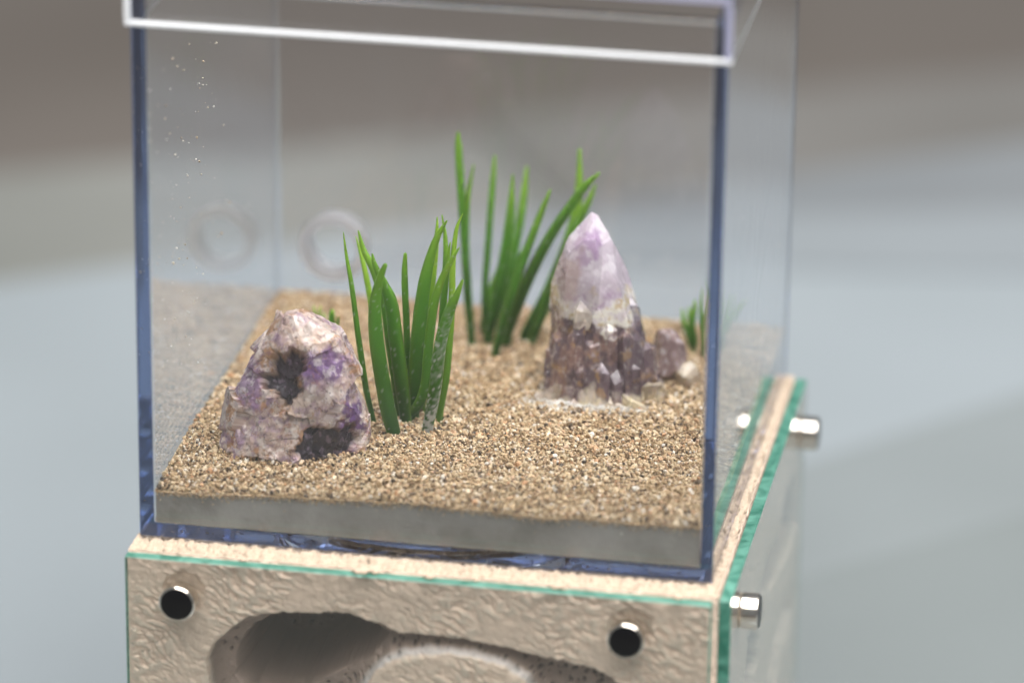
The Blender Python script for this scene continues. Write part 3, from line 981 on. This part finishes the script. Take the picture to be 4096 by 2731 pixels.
for k, (cu, cv, cz, r, tn) in enumerate([(-4.6, -6.6, 16.2, (3.4, 1.5, 3.6), (.62, .54, .46)), 
                                         (4.2, -8.6, -.2, (5.4, 2.6, 4.8), (.66, .56, .36)), (8.0, -5.2, .4, (3.4, 3.0, 4.4), (.62, .53, .38)), (9.8, -2.0, -.2, (3.0, 2.6, 3.0), (.56, .46, .34)), (-9.8, -6.4, -.4, (3.6, 2.4, 4.2), (.56, .47, .38)),
                                         (-5.2, -9.2, -.8, (4.4, 1.8, 3.4), (.44, .33, .25)), (-.6, -9.8, -.8, (4.0, 1.9, 3.0), (.58, .48, .35)), (1.2, -8.6, 3.0, (2.6, 1.8, 2.8), (.40, .29, .22))]):
    d = rk.normal(size=(11, 3)); d /= np.linalg.norm(d, axis=1)[:, None]
    crystal([tuple(np.array([cu, cv, cz]) + q * np.array(r) * rk.uniform(.7, 1.1)) for q in d], 50 + k, 0.4, 0.12, tint=tn)


def pebble(name, c, r, seed, cols, label, npl=22):
    bm = bmesh.new()
    bmesh.ops.create_icosphere(bm, subdivisions=5, radius=1.0)
    V = np.array([v.co[:] for v in bm.verts]); F = np.array([[v.index for v in f.verts] for f in bm.faces])
    bm.free()
    rr_ = np.random.default_rng(seed)
    for k in range(npl):
        nn = rr_.normal(size=3); nn /= np.linalg.norm(nn)
        e = V @ nn - rr_.uniform(.58, .86)
        V = V - np.clip(e, 0, None)[:, None] * nn
    V = V * (1 + .10 * fbm(V * 2 + seed, 4))[:, None]
    n_a = fbm(V * 1.6 + seed, 4); n_b = fbm(V * 4 + seed, 3)
    t = np.zeros(V.shape) + np.array(cols[0])
    t = mix(t, cols[1], sstep(0, .5, n_a)); t = mix(t, cols[2], sstep(.2, .55, n_b) * .7)
    V = V * np.array(r)
    W_ = np.array(c) + V[:, :1] * UA + V[:, 1:2] * VA + V[:, 2:3] * ZA
    o = link(name, mesh_np(name, W_, F, t), M['rock_b'])
    return tag(o, label, 'stone')


pebble('quartz_pebble', (82.2, 68.4, 14.6), (4.2, 3.8, 6.2), 3, [(.25, .17, .17), (.40, .31, .30), (.60, .55, .55)], 'small round smoky quartz stone behind the tall crystal')
pebble('quartz_pebble', (85.6, 67.0, 11.0), (2.7, 3.0, 2.9), 9, [(.52, .43, .33), (.60, .53, .44), (.48, .37, .24)], 'pale yellowish quartz lump beside the small smoky stone')

# ------------------------------------------------------------------ plastic plants
def catmull(P, n):
    P = np.array(P, float)
    Pp = np.vstack([2 * P[0] - P[1], P, 2 * P[-1] - P[-2]])
    t = np.linspace(0, len(P) - 1 - 1e-6, n)
    i = t.astype(int); f = (t - i)[:, None]
    a, b, c, d = Pp[i], Pp[i + 1], Pp[i + 2], Pp[i + 3]
    return .5 * (2 * b + (c - a) * f + (2 * a - 5 * b + 4 * c - d) * f ** 2 + (3 * b - a - 3 * c + d) * f ** 3)


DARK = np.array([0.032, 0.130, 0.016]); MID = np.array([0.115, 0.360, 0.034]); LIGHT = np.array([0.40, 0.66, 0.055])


def blade(pts, tone_v, parent, seed, dusty=False):
    n, m = 90, 20
    Pw = catmull([(p_[0], p_[1], p_[2], p_[3]) for p_ in pts], n)
    C = Pw[:, :3].copy(); w = np.maximum(Pw[:, 3], .04) / 2 * 1.04
    w[-1] *= .3
    C[0, 2] -= 1.6
    T_ = np.gradient(C, axis=0); T_ /= np.linalg.norm(T_, axis=1)[:, None]
    rr_ = np.random.default_rng(seed)
    tw = rr_.uniform(-.6, .6)
    side0 = UA * math.cos(tw) + VA * math.sin(tw)
    side = side0 - (T_ @ side0)[:, None] * T_
    side /= np.linalg.norm(side, axis=1)[:, None]
    nor = np.cross(T_, side)
    th = np.linspace(0, 2 * math.pi, m, endpoint=False)
    ce, se = np.cos(th), np.sin(th)
    thick = np.where(se > 0, 0.95, 0.75)          # one side fuller than the other
    V = C[:, None] + side[:, None] * (w[:, None] * ce)[..., None] + nor[:, None] * (w[:, None] * se * thick)[..., None]
    V = np.vstack([V.reshape(-1, 3), C[-1:] + T_[-1:] * w[-1] * .8])
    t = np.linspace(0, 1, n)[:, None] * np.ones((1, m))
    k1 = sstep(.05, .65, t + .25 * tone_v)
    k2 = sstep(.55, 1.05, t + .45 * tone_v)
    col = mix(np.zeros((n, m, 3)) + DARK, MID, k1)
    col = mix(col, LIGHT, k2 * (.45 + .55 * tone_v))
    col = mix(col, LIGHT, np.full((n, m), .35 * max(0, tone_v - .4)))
    edge_ = np.abs(ce)[None] ** 6 * np.ones((n, 1))
    col = mix(col, np.array([.20, .40, .04]), edge_ * .5)
    Qn = V[:-1].reshape(n, m, 3)
    specks = sstep(.50, .60, perlin(Qn * 1.9 + seed))
    col = mix(col, (.62, .64, .58), specks * (.35 if not dusty else .5))
    if dusty:
        col = mix(col, (.50, .54, .50), sstep(-.25, .35, fbm(Qn * .9 + 3, 4, .6) + .25 * ce[None]) * sstep(.75, .5, t) * .4)
        col = mix(col, (.74, .74, .72), sstep(.12, .45, fbm(Qn * 1.1 + 8, 3, .6) - .12 + .5 * sstep(.2, 0, t)) * .8 * sstep(.6, .4, t))
    tone = np.vstack([col.reshape(-1, 3), col[-1, :1]])
    F4 = grid_faces(n, m, wrap=True, flip=False)
    cap = np.array([[(n - 1) * m + k, (n - 1) * m + (k + 1) % m, n * m, n * m] for k in range(m)])
    me = bpy.data.meshes.new('blade')
    Fl = [tuple(f) for f in F4] + [tuple(f[:3]) for f in cap]
    me.from_pydata((V * S).tolist(), [], Fl)
    a_ = me.attributes.new('tone', 'FLOAT_COLOR', 'POINT')
    a_.data.foreach_set('color', np.column_stack([np.clip(tone, 0, 1), np.ones(len(tone))]).astype(np.float32).ravel())
    me.polygons.foreach_set('use_smooth', np.ones(len(me.polygons), bool))
    me.update()
    bm = bmesh.new(); bm.from_mesh(me)
    bmesh.ops.recalc_face_normals(bm, faces=bm.faces)
    bm.to_mesh(me); bm.free()
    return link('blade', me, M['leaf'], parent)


def plant(data, base, label, seed, dusty=()):
    root = empty('plastic_plant', base)
    tag(root, label, 'plant', 'green plastic plants stuck in the sand')
    for k, (tv, pts) in enumerate(data):
        blade(pts, tv, root, seed + k, k in dusty)
    return root


FRONT = [
    (0.25, [(34.3, 34.5, 10.7, 0.83), (32.9, 34.9, 16.0, 1.06), (31.8, 35.4, 22.4, 1.06), (30.9, 35.8, 28.2, 1.0), (29.8, 36.3, 35.8, 0.83), (28.8, 36.7, 40.9, 0.56), (28.2, 37.0, 45.3, 0.14)]),
    (0.0, [(38.8, 30.3, 10.7, 2.36), (37.8, 29.8, 15.3, 2.72), (36.6, 29.1, 23.1, 2.64), (35.9, 28.4, 29.9, 2.56), (35.9, 27.8, 35.7, 2.08), (36.7, 27.4, 40.1, 1.44), (37.9, 27.0, 43.6, 0.72)]),
    (0.1, [(39.7, 36.0, 11.6, 2.08), (39.1, 35.6, 17.8, 2.64), (38.2, 35.1, 25.4, 2.56), (37.3, 34.7, 33.1, 2.36), (36.0, 34.4, 36.9, 1.67), (34.5, 34.1, 40.5, 0.94), (34.0, 34.0, 42.7, 0.28)]),
    (0.35, [(38.1, 38.0, 11.3, 1.25), (37.3, 38.5, 16.5, 1.39), (36.1, 39.1, 23.8, 1.39), (34.9, 39.8, 31.3, 1.44), (33.1, 40.3, 37.0, 1.44), (31.1, 40.7, 40.6, 1.0), (30.0, 41.0, 44.3, 0.22)]),
    (0.85, [(36.2, 40.0, 10.3, 0.97), (34.5, 41.2, 16.8, 1.11), (33.1, 42.4, 22.9, 1.11), (31.8, 43.7, 29.6, 1.11), (30.4, 44.8, 35.5, 0.94), (29.3, 45.5, 39.1, 0.56), (28.5, 46.0, 41.4, 0.14)]),
    (0.1, [(39.6, 40.0, 11.5, 1.06), (39.3, 40.0, 18.3, 1.17), (39.1, 40.0, 23.7, 1.17), (38.8, 40.0, 31.2, 1.17), (38.6, 40.0, 37.2, 1.06), (38.7, 40.0, 41.1, 0.56)]),
    (0.3, [(40.6, 38.5, 11.3, 2.22), (40.9, 38.6, 16.8, 2.64), (41.4, 38.7, 25.9, 2.64), (42.3, 38.8, 34.9, 2.36), (43.4, 38.9, 40.7, 1.72), (44.7, 39.0, 44.9, 1.17), (46.4, 39.0, 48.1, 0.28)]),
    (0.75, [(41.4, 42.0, 10.0, 1.25), (41.7, 43.1, 19.7, 1.39), (42.2, 44.0, 28.5, 1.44), (42.8, 44.9, 36.7, 1.25), (43.2, 45.6, 42.2, 0.83), (43.2, 46.0, 46.1, 0.22)]),
    (0.4, [(39.9, 36.5, 11.6, 1.67), (41.9, 36.4, 13.9, 1.83), (43.2, 36.2, 17.9, 1.83), (43.8, 35.9, 25.6, 1.67), (44.8, 35.5, 33.3, 1.56), (46.1, 35.3, 38.0, 1.28), (47.8, 35.1, 41.8, 0.94), (49.4, 35.0, 44.7, 0.22)]),
    (0.15, [(44.2, 33.0, 10.6, 1.83), (45.6, 32.3, 18.1, 2.17), (46.8, 31.3, 27.6, 2.11), (48.4, 30.7, 33.9, 1.83), (49.8, 30.3, 37.4, 1.22), (51.0, 30.0, 40.6, 0.39)]),
    (0.9, [(45.5, 38.0, 11.7, 1.17), (46.5, 38.6, 18.8, 1.28), (47.0, 39.2, 26.2, 1.28), (47.2, 39.7, 33.5, 1.22), (47.2, 40.2, 39.3, 1.06), (47.7, 40.7, 45.7, 0.72), (48.8, 41.0, 48.9, 0.11)]),
    (0.2, [(44.3, 39.0, 12.3, 1.0), (44.8, 39.9, 21.2, 1.17), (45.4, 40.7, 30.0, 1.17), (45.9, 41.5, 38.2, 0.94), (46.4, 42.0, 43.0, 0.22)]),
    (0.3, [(43.2, 43.0, 10.1, 1.0), (44.0, 44.5, 20.9, 1.11), (44.4, 45.9, 31.1, 1.11), (44.6, 47.1, 39.7, 0.94), (43.7, 48.0, 45.9, 0.22)]),
]
BACK = [
    (0.3, [(43.7, 77.5, 10.7, 1.3), (42.7, 78.1, 20.3, 1.59), (42.1, 78.6, 28.2, 1.52), (41.2, 79.2, 38.1, 1.44), (40.5, 79.8, 47.1, 1.3), (40.3, 80.0, 50.8, 0.43)]),
    (0.5, [(43.6, 79.0, 11.8, 0.94), (42.5, 79.0, 21.6, 1.08), (42.2, 79.0, 32.1, 1.16), (42.5, 79.0, 38.7, 1.01), (43.5, 79.0, 45.0, 0.29)]),
    (0.35, [(45.7, 80.0, 13.2, 1.08), (45.4, 81.2, 19.4, 1.23), (45.7, 83.4, 30.9, 1.23), (46.0, 85.1, 40.1, 1.01), (46.1, 86.0, 44.7, 0.36)]),
    (0.2, [(49.0, 73.0, 10.7, 1.37), (50.4, 73.2, 16.5, 1.66), (52.1, 73.4, 22.7, 1.66), (53.9, 73.6, 28.9, 1.66), (55.2, 73.7, 32.9, 1.52), (57.0, 73.9, 38.2, 1.23), (58.7, 74.0, 42.9, 0.43)]),
    (0.3, [(46.7, 78.0, 12.4, 1.81), (48.4, 78.5, 20.6, 2.02), (49.8, 79.2, 30.2, 1.81), (50.4, 79.6, 36.6, 1.44), (50.6, 80.0, 43.3, 0.36)]),
    (0.6, [(47.9, 82.0, 11.0, 1.3), (49.6, 85.0, 22.5, 1.59), (51.0, 87.9, 33.8, 1.59), (51.5, 90.0, 41.7, 0.51)]),
    (0.1, [(50.4, 77.0, 12.7, 1.88), (54.1, 76.1, 23.5, 2.24), (58.2, 75.4, 32.6, 2.02), (62.0, 74.8, 39.1, 1.81), (65.1, 74.3, 43.9, 1.44), (67.8, 74.0, 46.8, 0.36)]),
    (0.8, [(53.0, 81.0, 11.8, 1.59), (55.3, 81.7, 16.3, 1.81), (58.2, 82.7, 23.1, 1.88), (60.6, 83.7, 30.3, 1.81), (62.1, 84.7, 37.4, 1.66), (62.0, 86.0, 47.2, 0.51)]),
    (0.5, [(54.7, 80.0, 11.3, 1.81), (57.1, 80.5, 18.5, 2.17), (61.1, 81.2, 30.4, 1.88), (64.3, 81.7, 37.7, 1.3), (65.8, 82.0, 41.8, 0.36)]),
    (0.0, [(50.0, 77.0, 13.0, 1.81), (51.9, 76.4, 24.0, 2.02), (53.6, 76.1, 29.1, 1.66), (54.7, 76.0, 31.7, 0.43)]),
    (0.2, [(45.3, 81.0, 13.7, 1.3), (45.8, 81.3, 15.2, 1.44), (46.6, 82.1, 19.9, 1.3), (47.9, 83.0, 24.7, 0.43)]),
]
SPRIG = [
    (0.4, [(16.8, 68.0, 12.0, 0.36), (16.5, 68.6, 14.8, 0.4), (16.2, 69.0, 17.0, 0.11)]),
    (0.4, [(16.9, 69.0, 11.6, 0.36), (17.0, 69.6, 14.4, 0.4), (17.3, 70.0, 16.7, 0.11)]),
    (0.1, [(19.9, 66.0, 13.0, 0.89), (20.2, 66.0, 15.5, 0.98), (20.3, 66.0, 17.6, 0.31)]),
    (0.3, [(21.2, 65.0, 13.2, 0.44), (21.6, 64.5, 15.2, 0.44), (22.0, 64.0, 17.1, 0.11)]),
    (0.3, [(18.0, 70.0, 11.1, 0.4), (17.5, 71.2, 13.1, 0.44), (17.5, 72.0, 14.6, 0.11)]),
]
RIGHT = [
    (0.2, [(84.1, 84.0, 10.7, 1.0), (83.0, 84.8, 13.4, 1.1), (82.2, 85.4, 15.4, 0.9), (81.8, 86.0, 17.4, 0.2)]),
    (0.3, [(84.5, 83.0, 11.1, 1.1), (84.1, 83.4, 14.6, 1.25), (84.4, 83.8, 17.9, 1.0), (84.5, 84.0, 20.1, 0.2)]),
    (0.3, [(84.4, 86.0, 9.9, 1.0), (83.8, 87.2, 12.6, 1.1), (83.0, 88.3, 15.0, 0.9), (82.7, 89.0, 16.7, 0.2)]),
    (0.2, [(86.5, 82.0, 9.0, 1.0), (86.8, 81.5, 16.4, 1.15), (87.4, 81.3, 19.0, 1.0), (87.7, 81.0, 23.1, 0.25)]),
    (0.3, [(86.9, 83.0, 9.0, 1.0), (88.5, 84.0, 14.7, 1.15), (90.4, 84.6, 18.1, 1.0), (91.9, 85.0, 20.0, 0.2)]),
    (0.4, [(86.5, 85.0, 8.5, 1.0), (87.5, 87.1, 14.4, 1.1), (88.3, 88.3, 17.7, 0.85), (88.7, 89.0, 19.7, 0.2)]),
    (0.3, [(87.0, 80.0, 10.4, 0.85), (86.6, 80.0, 15.5, 0.95), (86.2, 80.0, 19.7, 0.7), (86.3, 80.0, 23.9, 0.15)]),
]

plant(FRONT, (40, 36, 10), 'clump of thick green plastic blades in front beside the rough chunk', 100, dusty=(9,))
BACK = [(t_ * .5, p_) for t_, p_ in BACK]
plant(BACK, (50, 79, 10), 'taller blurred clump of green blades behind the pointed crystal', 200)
SPRIG = [(t_, [(x + 1.2, y - 8, z + (5.0 if k else .2), w * 1.3) for k, (x, y, z, w) in enumerate(p_)]) for t_, p_ in SPRIG]
plant(SPRIG, (18.5, 67, 10.3), 'tiny green sprig peeping out behind the rough chunk', 300)
plant(RIGHT, (86, 83, 10), 'short green clump beside the right wall of the box', 400)

# ------------------------------------------------------------------ dust clinging to the inside of the walls
rg = np.random.default_rng(33)


def dust(name, P, r, label):
    o = link(name, grains(name, P, r, rg), M['dust'])
    return tag(o, label, 'dust', kind='stuff')


n = 170
yy = np.clip(rg.normal(26, 16, n), 4, 92); zz = np.clip(rg.normal(48, 18, n), 12, 88)
dust('dust', np.column_stack([np.full(n, T + .06), yy, zz]), np.clip(rg.lognormal(math.log(.10), .6, n), .04, .34), 'fine sand specks clinging to the left wall of the box')
n = 60
dust('dust', np.column_stack([np.full(n, 100 - T - .06), rg.uniform(4, 92, n), rg.uniform(12, 85, n)]), np.clip(rg.lognormal(math.log(.09), .5, n), .03, .28), 'fine sand specks clinging to the right wall of the box')
